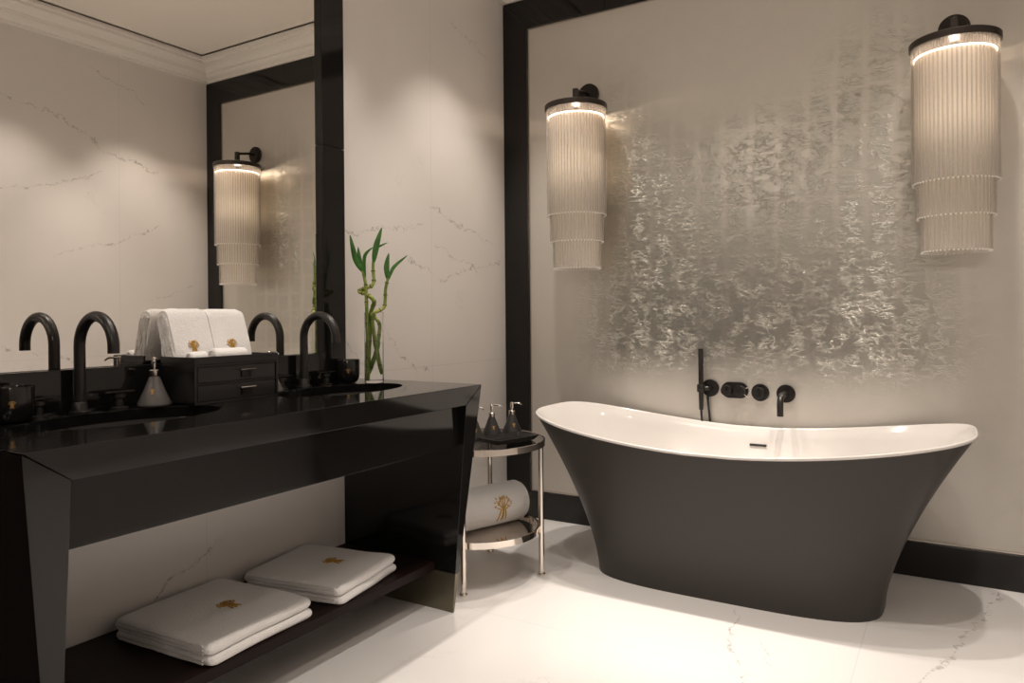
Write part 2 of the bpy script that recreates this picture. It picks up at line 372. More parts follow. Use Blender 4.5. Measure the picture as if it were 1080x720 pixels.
# thin metal bead just inside the stone frame
bm = bmesh.new(); bz = .007
box(bm, fwid, fwid+bz, RY-.010, RY, .14, zi_); box(bm, RW-fwid-bz, RW-fwid, RY-.010, RY, .14, zi_)
box(bm, fwid+bz, RW-fwid-bz, RY-.010, RY, zi_-bz, zi_); box(bm, fwid+bz, RW-fwid-bz, RY-.010, RY, .14, .14+bz)
structure('trim_5', bm, M_steel, 'thin metal bead inside the black stone frame')

# ------------------------------------------------------------------ bathtub
TX, TY = 1.318, 2.995
TA, TB, BA, BB = .832, .383, .543, .250
ZM, ZE, PW = .5587, .654, 1.765
def tub_pt(t, h, inset=0.0):
    n = 3.55 + (3.4-3.55)*h**.8
    c0, s0 = math.cos(t), math.sin(t); n0 = 3.4
    cx = math.copysign(abs(c0)**(2/n), c0); sy = math.copysign(abs(s0)**(2/n), s0)
    ct = math.copysign(abs(c0)**(2/n0), c0)
    z = (ZM + (ZE-ZM)*abs(ct)**PW)*h
    k = h**1.5; kb = h**1.35
    return Vector((TX+(BA+(TA-BA)*k-inset)*cx, TY-.025*(1-h)+(BB+(TB-BB)*kb-inset)*sy, z))
tub = thing('bathtub', 'freestanding double-ended bathtub with flared black shell and white inside', 'bathtub', (TX, TY, 0))
NT, NH = 160, 28
bm = bmesh.new()
rings = [[bm.verts.new(tub_pt(2*PI*(i+.5)/NT, (k/NH)) - Vector((TX, TY, 0))) for i in range(NT)] for k in range(NH+1)]
for a, b in zip(rings, rings[1:]):
    for i in range(NT): j = (i+1) % NT; bm.faces.new((a[i], a[j], b[j], b[i]))
bm.faces.new(rings[0][::-1])
obj('outer_shell', bm, M_tub, tub, smooth=True)
# white inner basin with rounded lip
def inner_pt(t, h):          # follows the shell at a wall thickness, then rounds into the floor
    hb = .24+.76*h; p = tub_pt(t, hb, .012); return p
bm = bmesh.new(); rings = []
def off(p, t, dx, dz):
    q = Vector(p); d = Vector((q.x-TX, q.y-TY, 0)); L = d.length; d.normalize(); return Vector((q.x+d.x*dx, q.y+d.y*dx, q.z+dz))
for (dx, dz) in ((.0006, -.006), (.0020, -.001), (.0010, .003), (-.003, .0052), (-.007, .004), (-.010, -.001)):
    rings.append([bm.verts.new(off(tub_pt(2*PI*(i+.5)/NT, 1.0), 0, dx, dz) - Vector((TX, TY, 0))) for i in range(NT)])
for h in (.96, .88, .78, .67, .56, .45, .34, .24, .14, .06, 0):
    ex = -.010-.05*(1-min(h/.3, 1))**2
    rings.append([bm.verts.new(off(inner_pt(2*PI*(i+.5)/NT, h), 0, ex, -.006*(1-h)) - Vector((TX, TY, 0))) for i in range(NT)])
for sc_ in (.85, .6, .3, .1):
    rings.append([bm.verts.new(Vector((p.co.x*sc_, p.co.y*sc_, p.co.z-.012*(1-sc_)))) for p in rings[-1]])
for a, b in zip(rings, rings[1:]):
    for i in range(NT): j = (i+1) % NT; bm.faces.new((a[i], a[j], b[j], b[i]))
bm.faces.new(rings[-1])
obj('inner_basin', bm, M_white, tub, smooth=True, ang=60)['label'] = 'glossy white inside and rim'
# overflow slot on the far inner wall
oy = .300
bm = bmesh.new(); box(bm, -.036, .036, -.006, .006, -.0045, .0045)
so = obj('overflow_slot', bm, M_slot, tub, bevel=.002, loc=(.020, inner_pt(PI/2, (.490/ZM-.24)/.76).y-TY-.012, .490))

# ------------------------------------------------------------------ bath filler on the wall
YW = RY
def disc_y(bm, x, z, r, y0, y1, n=40, sx=0):
    """disc (or pill when sx>0) standing on the back wall"""
    poly = []
    for i in range(n):
        a = 2*PI*i/n; poly.append((x+r*math.cos(a)+(sx if math.cos(a) > 0 else -sx), z+r*math.sin(a)))
    prism(bm, poly, 1, y0, y1)
hs = thing('hand_shower', 'slim matte black rod hand shower upright on its round wall bracket', 'hand shower', (1.098, YW, .727))
bm = bmesh.new(); disc_y(bm, .012, 0, .040, -.012, 0); obj('wall_plate', bm, M_black, hs, bevel=.002)
bm = bmesh.new(); tube(bm, [(.012, -.012, 0), (.012, -.030, 0)], .011); tube(bm, [(.012, -.028, 0), (-.022, -.032, 0)], .010)
lathe(bm, [(.017, -.018), (.019, -.012), (.019, .014), (.017, .018)], 20, c=(-.024, -.034, 0)); obj('holder', bm, M_black, hs, smooth=True)
bm = bmesh.new(); tube(bm, [(-.024, -.034, -.10), (-.024, -.034, -.02), (-.024, -.034, .180), (-.024, -.034, .184)], [.0095, .0115, .0115, .010], 16); obj('handset', bm, M_black, hs, smooth=True)
bm = bmesh.new(); tube(bm, catmull([(-.024, -.034, -.10), (-.023, -.026, -.15), (-.016, -.009, -.20), (-.002, -.0075, -.28), (.010, -.0075, -.20), (.008, -.012, -.13), (.003, -.018, -.05), (.004, -.014, -.028)], 8), .0055, 10); obj('hose', bm, M_black, hs, smooth=True)
mx_ = thing('bath_mixer', 'matte black wall mixer with two round knobs on a pill-shaped plate', 'bath mixer', (1.222, YW, .722))
bm = bmesh.new(); disc_y(bm, 0, 0, .037, -.012, 0, 48, .024); obj('wall_plate', bm, M_black, mx_, bevel=.002)
for dx in (-.030, .030):
    bm = bmesh.new(); disc_y(bm, dx, 0, .024, -.050, -.012, 28); k = obj('knob', bm, M_black, mx_, bevel=.002)
    bm = bmesh.new(); box(bm, dx-.003, dx+.003, -.060, -.048, -.004, .026); obj('knob_lever', bm, M_black, k, bevel=.001)
dv = thing('diverter_valve', 'round matte black diverter knob between the mixer and the bath spout', 'bath valve', (1.335, YW, .716))
bm = bmesh.new(); disc_y(bm, 0, 0, .039, -.012, 0); obj('wall_plate', bm, M_black, dv, bevel=.002)
bm = bmesh.new(); disc_y(bm, 0, 0, .025, -.052, -.012, 28); k = obj('knob', bm, M_black, dv, bevel=.002)
bm = bmesh.new(); box(bm, -.003, .003, -.062, -.05, -.004, .027); obj('knob_lever', bm, M_black, k, bevel=.001)
bm = bmesh.new(); tube(bm, [(-.052+.018*math.cos(a), -.016, .020*math.sin(a)) for a in [PI*.45+PI*1.1*i/14 for i in range(15)]], .0022, 8)
obj('chrome_clip', bm, M_chrome, dv, smooth=True)
sp_ = thing('bath_spout', 'matte black bent bath spout on a round wall plate', 'bath spout', (1.445, YW, .716))
bm = bmesh.new(); disc_y(bm, 0, 0, .040, -.012, 0); obj('wall_plate', bm, M_black, sp_, bevel=.002)
bm = bmesh.new(); pts = [(0, -.01, 0), (0, -.09, 0)] + [(0, -.09-.045*math.sin(a), -.045+.045*math.cos(a)) for a in [PI/2*i/8 for i in range(1, 9)]] + [(0, -.135, -.085)]
tube(bm, pts, .0135, 20); obj('spout', bm, M_black, sp_, smooth=True)

# ------------------------------------------------------------------ crystal-rod wall lamps
def make_sconce(name, label, x):
    yc = 3.245; R = .142; t = thing(name, label, 'wall lamp', (x, yc, 2.085), 0, 'glass rod wall lamps')
    d = RY-yc
    bm = bmesh.new(); disc_y(bm, .0, .105, .056, d-.014, d, 40); disc_y(bm, 0, .105, .046, d-.020, d-.014, 40); obj('wall_plate', bm, M_dark, t, bevel=.0015)
    bm = bmesh.new(); tube(bm, [(0, d-.018, .105), (0, d-.06, .105), (0, .015, .090), (0, .0, .085)], .0085, 14)
    box(bm, -.012, .012, -.012, .012, .035, .098); lathe(bm, [(.030, .012), (.030, .032), (.022, .040), (.012, .048)], 24); obj('arm', bm, M_dark, t, smooth=True, bevel=.001)
    bm = bmesh.new(); lathe(bm, [(.0, .014), (.150, .014), (.153, .011), (.153, -.010), (.150, -.013), (.128, -.013), (.128, -.004), (.0, -.004)], 72, cap=False); obj('crown_ring', bm, M_dark, t, smooth=True, ang=30)
    bm = bmesh.new(); tube(bm, [(0, 0, -.004), (0, 0, -.030)], .012, 12); obj('stem', bm, M_dark, t, smooth=True)
    for k, (r, z1) in enumerate(((.136, 1.562-2.085), (.122, 1.432-2.085), (.108, 1.302-2.085))):
        bm = bmesh.new(); zt = -.046-.004*k; lathe(bm, [(r-.0025, zt), (r, zt), (r, z1), (r-.0025, z1), (r-.0025, zt)], 64, cap=False); dr = obj('diffuser', bm, M_diff, t, smooth=True, ang=30)
        if k == 0:
            bm = bmesh.new(); lathe(bm, [(r-.003, zt+.0005), (r+.0008, zt+.0005), (r+.0008, zt-.0045), (r-.003, zt-.0045), (r-.003, zt+.0005)], 64, cap=False); obj('light_ring', bm, M_bulb, dr, smooth=True, ang=30)
    rods = []
    for tier, (r, z1, n) in enumerate(((.143, 1.558-2.085, 58), (.129, 1.428-2.085, 50), (.115, 1.298-2.085, 50))):
        for i in range(n):
            a = 2*PI*(i+.5*tier)/n; rods.append((tier, z1, r*math.cos(a), r*math.sin(a)))
    # the outer ring and the room-facing part of the middle ring stay individual pieces
    rods.sort(key=lambda q: (q[0], q[3])); single = rods[:100]; rest = rods[100:]; cache = {}
    for tier, z1, px, py in single:
        if z1 not in cache:
            bm = bmesh.new(); tube(bm, [(0, 0, -.008), (0, 0, z1+.004), (0, 0, z1+.001), (0, 0, z1)], [.0030, .0030, .0027, .0012], 8)
            o = obj('glass_rod', bm, M_rod, t, smooth=True); o.location = (px, py, 0)
            bm = bmesh.new(); bmesh.ops.create_icosphere(bm, subdivisions=1, radius=.0036); o2 = obj('bead', bm, M_rodtip, o, smooth=True); o2.location = (0, 0, z1)
            cache[z1] = (o.data, o2.data)
        else:
            o = bpy.data.objects.new('glass_rod', cache[z1][0]); link(o, t); o.location = (px, py, 0)
            o2 = bpy.data.objects.new('bead', cache[z1][1]); link(o2, o); o2.location = (0, 0, z1)
    bm = bmesh.new(); bm2 = bmesh.new()
    for tier, z1, px, py in rest:
        tube(bm, [(px, py, -.008), (px, py, z1+.004), (px, py, z1+.001), (px, py, z1)], [.0030, .0030, .0027, .0012], 8)
        bmesh.ops.create_icosphere(bm2, subdivisions=1, radius=.0036, matrix=Matrix.Translation((px, py, z1)))
    o = obj('inner_rods', bm, M_rod, t, smooth=True); o['kind'] = 'stuff'
    o = obj('inner_beads', bm2, M_rodtip, o, smooth=True); o['kind'] = 'stuff'
    ld = bpy.data.lights.new('lamp_light', 'POINT'); ld.energy = 1.1; ld.color = (1, .80, .62); ld.shadow_soft_size = .01
    lo = bpy.data.objects.new('lamp_light', ld); COL.objects.link(lo); lo.location = (x, yc, 2.045)
    ld = bpy.data.lights.new('lamp_light', 'POINT'); ld.energy = 1.25; ld.color = (1, .92, .82); ld.shadow_soft_size = .02
    lo = bpy.data.objects.new('lamp_light', ld); COL.objects.link(lo); lo.location = (x, yc, 1.80)
    return t
make_sconce('wall_lamp', 'tiered glass rod wall lamp at left, nearest the marble wall', .500)
make_sconce('wall_lamp', 'tiered glass rod wall lamp at right, above the right end of the bathtub', 2.092)

# ------------------------------------------------------------------ vanity
van = thing('vanity', 'long polished black stone double vanity with open shelf and slanted ends', 'vanity', (0, 0, 0))
VY0, VY1, ZT = .692, 2.240, .820
IY0, IY1 = .786, 2.146
xf = lambda z: .528 + .0866*z
def oy0(z): return .786 - (.094)*(z/.82)*.93 - .007
def oy1(z): return 2.146 + (.094)*(z/.82)*.90 + .008
def ell(cx, cy, a, b, n=56): return [(cx+a*math.cos(2*PI*i/n), cy+b*math.sin(2*PI*i/n)) for i in range(n)]
SINKS = [(.275, 1.085), (.275, 1.862)]
SA, SB = .150, .262
bm = bmesh.new(); es = []
def loop(pts, z):
    vs = [bm.verts.new((x, y, z)) for x, y in pts]; return vs, [bm.edges.new((vs[i], vs[(i+1) % len(vs)])) for i in range(len(vs))]
rect = [(.002, oy0(ZT)), (xf(ZT), oy0(ZT)), (xf(ZT), oy1(ZT)), (.002, oy1(ZT))]
Ltop = [loop(rect, ZT)] + [loop(ell(cx, cy, SA, SB), ZT) for cx, cy in SINKS]
bmesh.ops.triangle_fill(bm, use_beauty=True, edges=[e for l in Ltop for e in l[1]])
for vs, _ in Ltop[1:]:
    lo = [bm.verts.new((v.co.x, v.co.y, ZT-.030)) for v in vs]
    for i in range(len(vs)): j = (i+1) % len(vs); bm.faces.new((vs[i], vs[j], lo[j], lo[i]))
ZB = .752
c = Ltop[0][0]
lo = [bm.verts.new(p) for p in ((.002, IY0, ZT-.030), (xf(ZT)-.04, IY0, ZT-.03), (xf(ZT)-.04, IY1, ZT-.03), (.002, IY1, ZT-.03))]
# front band, mitred into the end panels
f = [bm.verts.new(p) for p in ((xf(ZB), IY0, ZB), (xf(ZB), IY1, ZB), (xf(ZB)-.025, IY1, ZB), (xf(ZB)-.025, IY0, ZB))]
bm.faces.new((c[1], c[2], f[1], f[0])); bm.faces.new((f[0], f[1], f[2], f[3]))
bm.faces.new((f[3], f[2], lo[2], lo[1]))
bm.faces.new((c[0], c[1], lo[1], lo[0])); bm.faces.new((c[2], c[3], lo[3], lo[2])); bm.faces.new((c[3], c[0], lo[0], lo[3]))
bm.faces.new((c[1], f[0], f[3], lo[1])); bm.faces.new((c[2], lo[2], f[2], f[1]))
obj('countertop', bm, M_granite, van, bevel=.0012)
# bowls
for cx, cy in SINKS:
    bm = bmesh.new(); rg = []
    for s_, z in ((1.02, ZT-.028), (.99, ZT-.06), (.93, ZT-.10), (.80, ZT-.135), (.55, ZT-.152), (.15, ZT-.158)):
        rg.append([bm.verts.new((cx+(x-cx)*s_, cy+(y-cy)*s_, z)) for x, y in ell(cx, cy, SA, SB)])
    for a, b in zip(rg, rg[1:]):
        for i in range(56): j = (i+1) % 56; bm.faces.new((a[i], b[i], b[j], a[j]))
    bm.faces.new(rg[-1]); obj('sink_bowl', bm, M_blackgloss, van, smooth=True)
# end panels: vertical inside, slanted outside, stone above and bronze below
ZP = .141
def end_panel(left):
    yo = oy0 if left else oy1; yi = IY0 if left else IY1
    pts = []
    zt1 = ZT-.0015
    bm = bmesh.new()
    # stone: profile points bottom z=ZP to mitre at top
    def q(x, y, z): return bm.verts.new((x, y, z))
    b0, b1, b2, b3 = q(.002, yi, ZP), q(xf(ZP), yi, ZP), q(xf(ZP), yo(ZP), ZP), q(.002, yo(ZP), ZP)
    m = 1 if left else -1
    t0, t1 = q(.002, yi, ZB), q(xf(ZB), yi-m*.0012, ZB-.0006)
    t2, t3 = q(xf(zt1), yo(zt1), zt1-.001), q(.002, yo(zt1), zt1-.001)
    for fc in ((b0, b1, t1, t0), (b1, b2, t2, t1), (b2, b3, t3, t2), (b0, b3, b2, b1), (b3, b0, t0, t3), (t0, t1, t2, t3)): bm.faces.new(fc)
    o = obj('end_panel', bm, M_granite, van, bevel=.0010)
    bm = bmesh.new()
    y0, y1 = yi, yo(ZP); k = .0015*m
    hexa(bm, [(.02, yi, .0), (xf(0), yi, .0), (xf(0), yo(0), .0), (.02, yo(0), .0), (.02, yi, ZP), (xf(ZP)-.0005, yi, ZP), (xf(ZP)-.0005, yo(ZP), ZP), (.02, yo(ZP), ZP)])
    obj('plinth', bm, M_bronze, o)['label'] = 'bronze-coloured metal foot'
end_panel(True); end_panel(False)
bm = bmesh.new(); box(bm, .545, .560, IY0+.001, IY1-.001, .606, ZB+.02); box(bm, .02, .545, IY0+.001, IY1-.001, .606, .616)
obj('fascia', bm, M_granite, van, bevel=.001)
bm = bmesh.new(); box(bm, .003, .448, IY0+.001, IY1-.001, .140, .172)
obj('shelf', bm, M_wood, van, bevel=.002)
bm = bmesh.new(); box(bm, .002, .070, VY0+.01, 2.004, ZT, .936)
obj('backsplash', bm, M_granite, van, bevel=.0015)

# ------------------------------------------------------------------ wall mirror
mir = thing('wall_mirror', 'large wall mirror in a polished black stone frame above the vanity', 'mirror', (0, 0, 0))
obj('mirror_glass', B(.004, MX, .83, 1.986, .937, 2.752), M_mirror, mir)
bm = bmesh.new()
box(bm, .001, .058, 1.986, 2.103, ZT+.001, 1.719); box(bm, .001, .058, 1.986, 2.103, 1.721, 2.753)
obj('frame_upright', bm, M_granite, mir, bevel=.002)
bm = bmesh.new(); box(bm, .001, .058, .693, .830, .937, 1.719); box(bm, .001, .058, .693, .830, 1.721, 2.753)
obj('frame_upright', bm, M_granite, mir, bevel=.002)

# ------------------------------------------------------------------ taps
def make_tap(x, y, label):
    t = thing('basin_tap', label, 'tap', (x, y, ZT), 0, 'matte black basin taps')
    bm = bmesh.new(); lathe(bm, [(.0, 0), (.026, 0), (.026, .006), (.020, .009), (.018, .028), (.016, .031)], 32); obj('base', bm, M_black, t, smooth=True)
    r = .0785
    pts = [(0, 0, .02), (0, 0, .10), (0, 0, .178)] + [(r-r*math.cos(a), 0, .178+r*math.sin(a)) for a in [PI*i/24 for i in range(1, 25)]] + [(2*r, 0, .162)]
    bm = bmesh.new(); tube(bm, pts, .0142, 20); obj('spout', bm, M_black, t, smooth=True, ang=50)
    for s in (-1, 1):
        bm = bmesh.new(); lathe(bm, [(0, 0), (.024, 0), (.024, .006), (.013, .009), (.013, .030), (.018, .033), (.018, .044), (0, .044)], 28, c=(0, s*.105, 0), cap=False)
        h = obj('handle', bm, M_black, t, smooth=True)
        bm = bmesh.new(); box(bm, -.012, .012, s*.105-.042, s*.105+.042, .045, .051); obj('handle_lever', bm, M_blackgloss, h, bevel=.003)
make_tap(.102, 1.066, 'matte black gooseneck basin tap nearest the camera, over the left sink')
make_tap(.100, 1.848, 'matte black gooseneck basin tap over the far sink, beside the drawer box')

# ------------------------------------------------------------------ soap bottles
def make_bottle(x, y, z, label, mat, rz=0, grey=False, group=None, r=.046, s=1.0):
    t = thing('soap_dispenser', label, 'soap dispenser', (x, y, z), rz, group)
    bm = bmesh.new(); lathe(bm, [(0, 0), (r-.004, 0), (r, .004), (r, .008), (r*.62, .045), (.016, .078), (.0125, .086), (0, .086)], 40, cap=False); obj('bottle', bm, mat, t, smooth=True, ang=60)
    bm = bmesh.new(); lathe(bm, [(0, .084), (.013, .084), (.0135, .086), (.0135, .102), (.011, .104), (.0045, .105), (.0045, .118), (0, .118)], 24, cap=False); obj('collar', bm, M_steel, t, smooth=True, ang=30)
    bm = bmesh.new(); lathe(bm, [(0, .112), (.0068, .112), (.0068, .136), (.005, .139), (0, .139)], 20, cap=False)
    tube(bm, catmull([(0, 0, .133), (.018, 0, .135), (.032, 0, .134), (.043, 0, .127)], 4), [.0032]*10+[.0028]*3, 10); obj('pump', bm, M_steel, t, smooth=True, ang=30)
    # small gold mark on the side facing the room
    bm = bmesh.new(); ang0 = -.75-rz
    def fm(u, v, h):
        zz = .044+v; rad = (r + (.016-r)*(zz-.008)/.070)+h+.0004; a = ang0+u/max(rad, .01); return (rad*math.cos(a), rad*math.sin(a), zz)
    emblem(bm, fm, .016, .0006); obj('gold_mark', bm, M_goldprint, t)
    return t
make_bottle(.125, 1.262, ZT, 'grey conical soap dispenser with metal pump in front of the drawer box', M_bottle_grey, rz=-.57, grey=True)
make_bottle(.120, 1.676, ZT, 'grey conical soap dispenser half hidden behind the drawer box', M_bottle_grey, rz=.1, grey=True)

# ------------------------------------------------------------------ candles
def make_candle(x, y, label, rz=-.9):
    t = thing('candle', label, 'candle', (x, y, ZT), 0, 'black glass candles')
    R = .0435
    bm = bmesh.new(); lathe(bm, [(0, .001), (.026, .001), (.032, .004), (.040, .016), (R, .034), (R, .086), (R-.001, .0885), (R-.003, .0885), (R-.004, .086), (R-.004, .070), (0, .070)], 48, cap=False); obj('glass_cup', bm, M_blackgloss, t, smooth=True, ang=60)
    bm = bmesh.new(); lathe(bm, [(0, .0705), (R-.0045, .0705), (R-.0045, .074), (0, .074)], 40, cap=False); o = obj('wax', bm, M_blackbox, t, smooth=True, ang=30)
    bm = bmesh.new()
    def fm(u, v, h):
        a = rz+u/R; return ((R+h+.0003)*math.cos(a), (R+h+.0003)*math.sin(a), .048+v)
    emblem(bm, fm, .019, .0005); obj('gold_mark', bm, M_goldprint, t)
make_candle(.132, .893, 'black glass candle with gold mark at the left edge, beside the near tap', -.50)
make_candle(.104, 2.066, 'black glass candle with gold mark beside the glass vase', -.80)

# ------------------------------------------------------------------ drawer box with hand towels
bxt = thing('drawer_box', 'black lacquered two-drawer box on the countertop between the sinks', 'drawer box', (.160, 1.310, ZT), 0)
BW, BD, BH = .300, .160, .138     # along y, along x, height; local origin at left end, centre of depth
bm = bmesh.new(); hx = BD/2
box(bm, -hx, hx-.006, 0, BW, .004, .112)
box(bm, -hx, hx, 0, BW, .110, .116)
box(bm, -hx, hx, 0, .006, .116, BH); box(bm, -hx, hx, BW-.006, BW, .116, BH); box(bm, hx-.006, hx, .006, BW-.006, .116, BH); box(bm, -hx, -hx+.006, .006, BW-.006, .116, .124)
box(bm, hx-.008, hx, 0, .008, .0, .112); box(bm, hx-.008, hx, BW-.008, BW, .0, .112); box(bm, hx-.008, hx-.001, 0, BW, .0, .008); box(bm, hx-.008, hx-.001, .008, BW-.008, .057, .061)
obj('body', bm, M_blackbox, bxt, bevel=.0012)
for z0 in (.010, .063):
    o = obj('drawer', B(hx-.006, hx-.0015, .011, BW-.011, z0, z0+.045), M_blackbox, bxt, bevel=.0015)
    obj('handle', B(hx-.001, hx+.012, .150, .205, z0+.030, z0+.0335), M_chrome, o, bevel=.001)
    obj('handle_plate', B(hx-.002, hx+.003, .160, .195, z0+.010, z0+.030), M_blackgloss, o, bevel=.001)
# folded hand towels leaning back against the mirror
def lean_towel(y0, y1, label, seed):
    t = thing('hand_towel', label, 'hand towel', (0, 1.310, ZT+.1165), 0, 'white folded hand towels on the drawer box')
    poly = [(.148, 0), (.147, .020), (.138, .048), (.124, .084), (.112, .112), (.105, .127), (.096, .136), (.084, .139), (.072, .138), (.060, .133), (.052, .122), (.050, .108), (.058, .085), (.070, .050), (.082, .018), (.086, 0)]
    poly = [(u, v*1.17) for u, v in poly]
    nseg = 8; bm = bmesh.new(); rings = []
    for k in range(nseg+1):
        f = k/nseg; y = y0+(y1-y0)*f; e = .93 if k in (0, nseg) else 1
        rings.append([bm.verts.new((.1+(u-.1)*e+.0012*noise.noise((u*30, y*25, seed)), y, max(.07+(v-.07)*e+.0018*noise.noise((u*40, v*40+seed, y*30)), 0) if v > 0 else 0)) for u, v in poly])
    n = len(poly)
    for a, b in zip(rings, rings[1:]):
        for i in range(n): j = (i+1) % n; bm.faces.new((a[i], b[i], b[j], a[j]))
    bm.faces.new(rings[0][::-1]); bm.faces.new(rings[-1])
    obj('cloth', bm, M_towel, t, smooth=True, ang=50)
    bm = bmesh.new()                     # stacked layers seen at the near end, folded over at the top
    for q in range(5):
        pts = []
        for k in range(11):
            f = k/10; x = (.140-.0115*q)+(-.044+.0045*q)*f+.0022*math.sin(8*f+q*2.1+seed); z = .005+(.140-.004*abs(q-2))*f
            pts.append((x, y0-.0005+.001*math.sin(5*f+q), z))
        tube(bm, pts, [.0050+.0010*math.sin(k*1.7+q) for k in range(11)], 8)
    obj('fold_edge', bm, M_towel_edge, t, smooth=True)
    bm = bmesh.new(); ym = (y0+y1)/2-.004
    def fm(u, v, h):
        z = .048+v; x = .138-(z-.056)*.335+.0012; return (x+h*.95, ym+u, z+h*.35)
    emblem(bm, fm, .044, .0014); obj('gold_emblem', bm, M_gold, t)
lean_towel(.008, .139, 'leaning folded white hand towel with gold emblem on the box, nearer the camera', 1)
lean_towel(.142, .276, 'leaning folded white hand towel with gold emblem on the box, nearer the far tap', 2)
def roll_mesh(bm, L, R, n=28, wob=0, seed=0, seg=10, edge=.008):
    """rolled towel along local y, centred on the axis, spiral shown on both ends"""
    rings = []
    ys = [0, edge*.35, edge] + [edge+(L-2*edge)*k/seg for k in range(1, seg)] + [L-edge, L-edge*.35, L]
    for y in ys:
        e = R-edge*.9 if y in (0, L) else (R-edge*.3 if (abs(y-edge*.35) < 1e-9 or abs(y-(L-edge*.35)) < 1e-9) else R)
        rings.append([bm.verts.new((e*math.cos(2*PI*i/n)*(1+wob*noise.noise((i*.5, y*9, seed))), y, e*math.sin(2*PI*i/n)*(1+wob*noise.noise((i*.5+9, y*9, seed))))) for i in range(n)])
    for a, b in zip(rings, rings[1:]):
        for i in range(n): j = (i+1) % n; bm.faces.new((a[i], a[j], b[j], b[i]))
    bm.faces.new(rings[0][::-1]); bm.faces.new(rings[-1])
def spiral(bm, y, R, rad, turns=2.6):
    tube(bm, [(max(R*(1-k/60), .001)*math.cos(k*turns*2*PI/60), y, max(R*(1-k/60), .001)*math.sin(k*turns*2*PI/60)) for k in range(56)], rad, 6)
for i, (px, py, L, R_, rz, lab) in enumerate(((.186, 1.330, .055, .0180, 0, 'small rolled white face cloth at the near corner of the drawer box'),
                                 (.196, 1.400, .120, .0215, .06, 'longer rolled white face cloth along the front of the drawer box'))):
    t = thing('face_cloth_roll', lab, 'face cloth', (px, py, ZT+.1165+R_), rz)
    bm = bmesh.new(); roll_mesh(bm, L, R_, 20, .04, i, edge=.004); obj('roll', bm, M_towel, t, smooth=True)
    bm = bmesh.new(); spiral(bm, -.0005, R_-.005, .0022); obj('spiral_edge', bm, M_towel_edge, t, smooth=True)

# ------------------------------------------------------------------ lucky bamboo in a glass vase
VX, VYc = .190, 2.116
vase = thing('glass_vase', 'clear cylindrical glass vase half full of water at the end of the vanity', 'vase', (VX, VYc, ZT))
bm = bmesh.new(); VR, VH = .0365, .268
lathe(bm, [(0, .0005), (VR-.002, .0005), (VR, .003), (VR, VH), (VR-.0022, VH), (VR-.0022, .013), (VR-.006, .011), (0, .011)], 48, cap=False)
obj('glass_wall', bm, M_glass, vase, smooth=True, ang=40)
bm = bmesh.new(); lathe(bm, [(0, .0125), (VR-.004, .0125), (VR-.0032, .016), (VR-.0032, .155), (0, .155)], 48, cap=False); obj('water', bm, M_water, vase, smooth=True, ang=40)
pr_ = r0; pf_ = fw     # camera-right / camera-forward only as a convenient horizontal frame
def U(X, Y, dd=0):     # drawing units of the stalk sketch -> metres relative to the vase foot
    u = (X-238)/1042; return Vector((pr_.x*u+pf_.x*dd, pr_.y*u+pf_.y*dd, (658-Y)/1042))
def stalk(label, path, leaves, rad, curl=None):
    t = thing('lucky_bamboo', label, 'bamboo stalk', (VX, VYc, ZT), 0, 'lucky bamboo stalks in the vase')
    P = catmull([U(*p) for p in path], 8); n = len(P)
    bm = bmesh.new(); tube(bm, P, [rad*(1-.35*i/n)*(1.13 if i % 9 == 4 else 1) for i in range(n)], 12); obj('stem', bm, M_stalk if curl is None else [M_stalk, M_curl], t, smooth=True, ang=80)
    o = t.children[0]
    if curl:
        z0, z1 = curl
        for p in o.data.polygons:
            if z0 < p.center.z < z1: p.material_index = 1
    bm = bmesh.new()
    for i in range(5, n-3, 9):
        d = (P[i+1]-P[i]).normalized(); tube(bm, [P[i]-d*.0016, P[i], P[i]+d*.0016], [rad*1.0, rad*1.12, rad*1.0], 12)
    obj('stem_rings', bm, M_node, t, smooth=True)
    for (b, m_, e, wd, bend) in leaves:
        pb, pm_, pe = U(*b), U(*m_), U(*e); C = catmull([pb, pm_, pe], 8); bm = bmesh.new(); prev = None; nn = len(C)
        up = Vector((pf_.x, pf_.y, 0))*bend + Vector((0, 0, 0))
        for i, c_ in enumerate(C):
            f_ = i/(nn-1); d = (C[min(i+1, nn-1)]-C[max(i-1, 0)]).normalized(); side = d.cross(up).normalized()
            ww = wd*(math.sin(PI*min(f_*.92+.06, 1))**.8)*(1 if f_ < .5 else (1-(f_-.5)*.5))+.0003; nr = side.cross(d).normalized()
            row = [bm.verts.new(c_-side*ww+nr*ww*.35), bm.verts.new(c_+nr*-.0005), bm.verts.new(c_+side*ww+nr*ww*.35), bm.verts.new(c_+nr*.0008)]
            if prev:
                for k in range(4): j = (k+1) % 4; bm.faces.new((prev[k], prev[j], row[j], row[k]))
            prev = row
        obj('leaf', bm, M_leaf, t, smooth=True, ang=60)
stalk('bamboo stalk with a spiral curl and the tallest leaf tip', [(212, 640, .01), (216, 560, .01), (219, 470, .012), (220, 400, .012), (236, 352, .0), (242, 338, -.008), (228, 318, -.012), (205, 305, .0), (180, 298, .012), (184, 288, .016), (208, 284, .0), (236, 272, -.012), (241, 250, -.006), (237, 215, 0), (238, 180, 0)],
      [((238, 185, 0), (250, 115, .0), (272, 42, .004), .0115, 1), ((238, 130, .004), (256, 118, .01), (292, 101, .018), .0045, .8)], .0085, (.325, .38))
stalk('straight bamboo stalk leaning left with two upright leaves', [(214, 648, -.008), (215, 500, -.006), (212, 400, -.006), (211, 330, -.008), (208, 270, -.004), (196, 215, 0)],
      [((196, 218, 0), (168, 165, -.004), (148, 72, -.008), .0115, 1), ((198, 215, 0), (182, 170, .006), (176, 118, .010), .0085, .9), ((206, 250, 0), (206, 160, -.01), (240, 122, -.014), .0065, -1)], .0080)
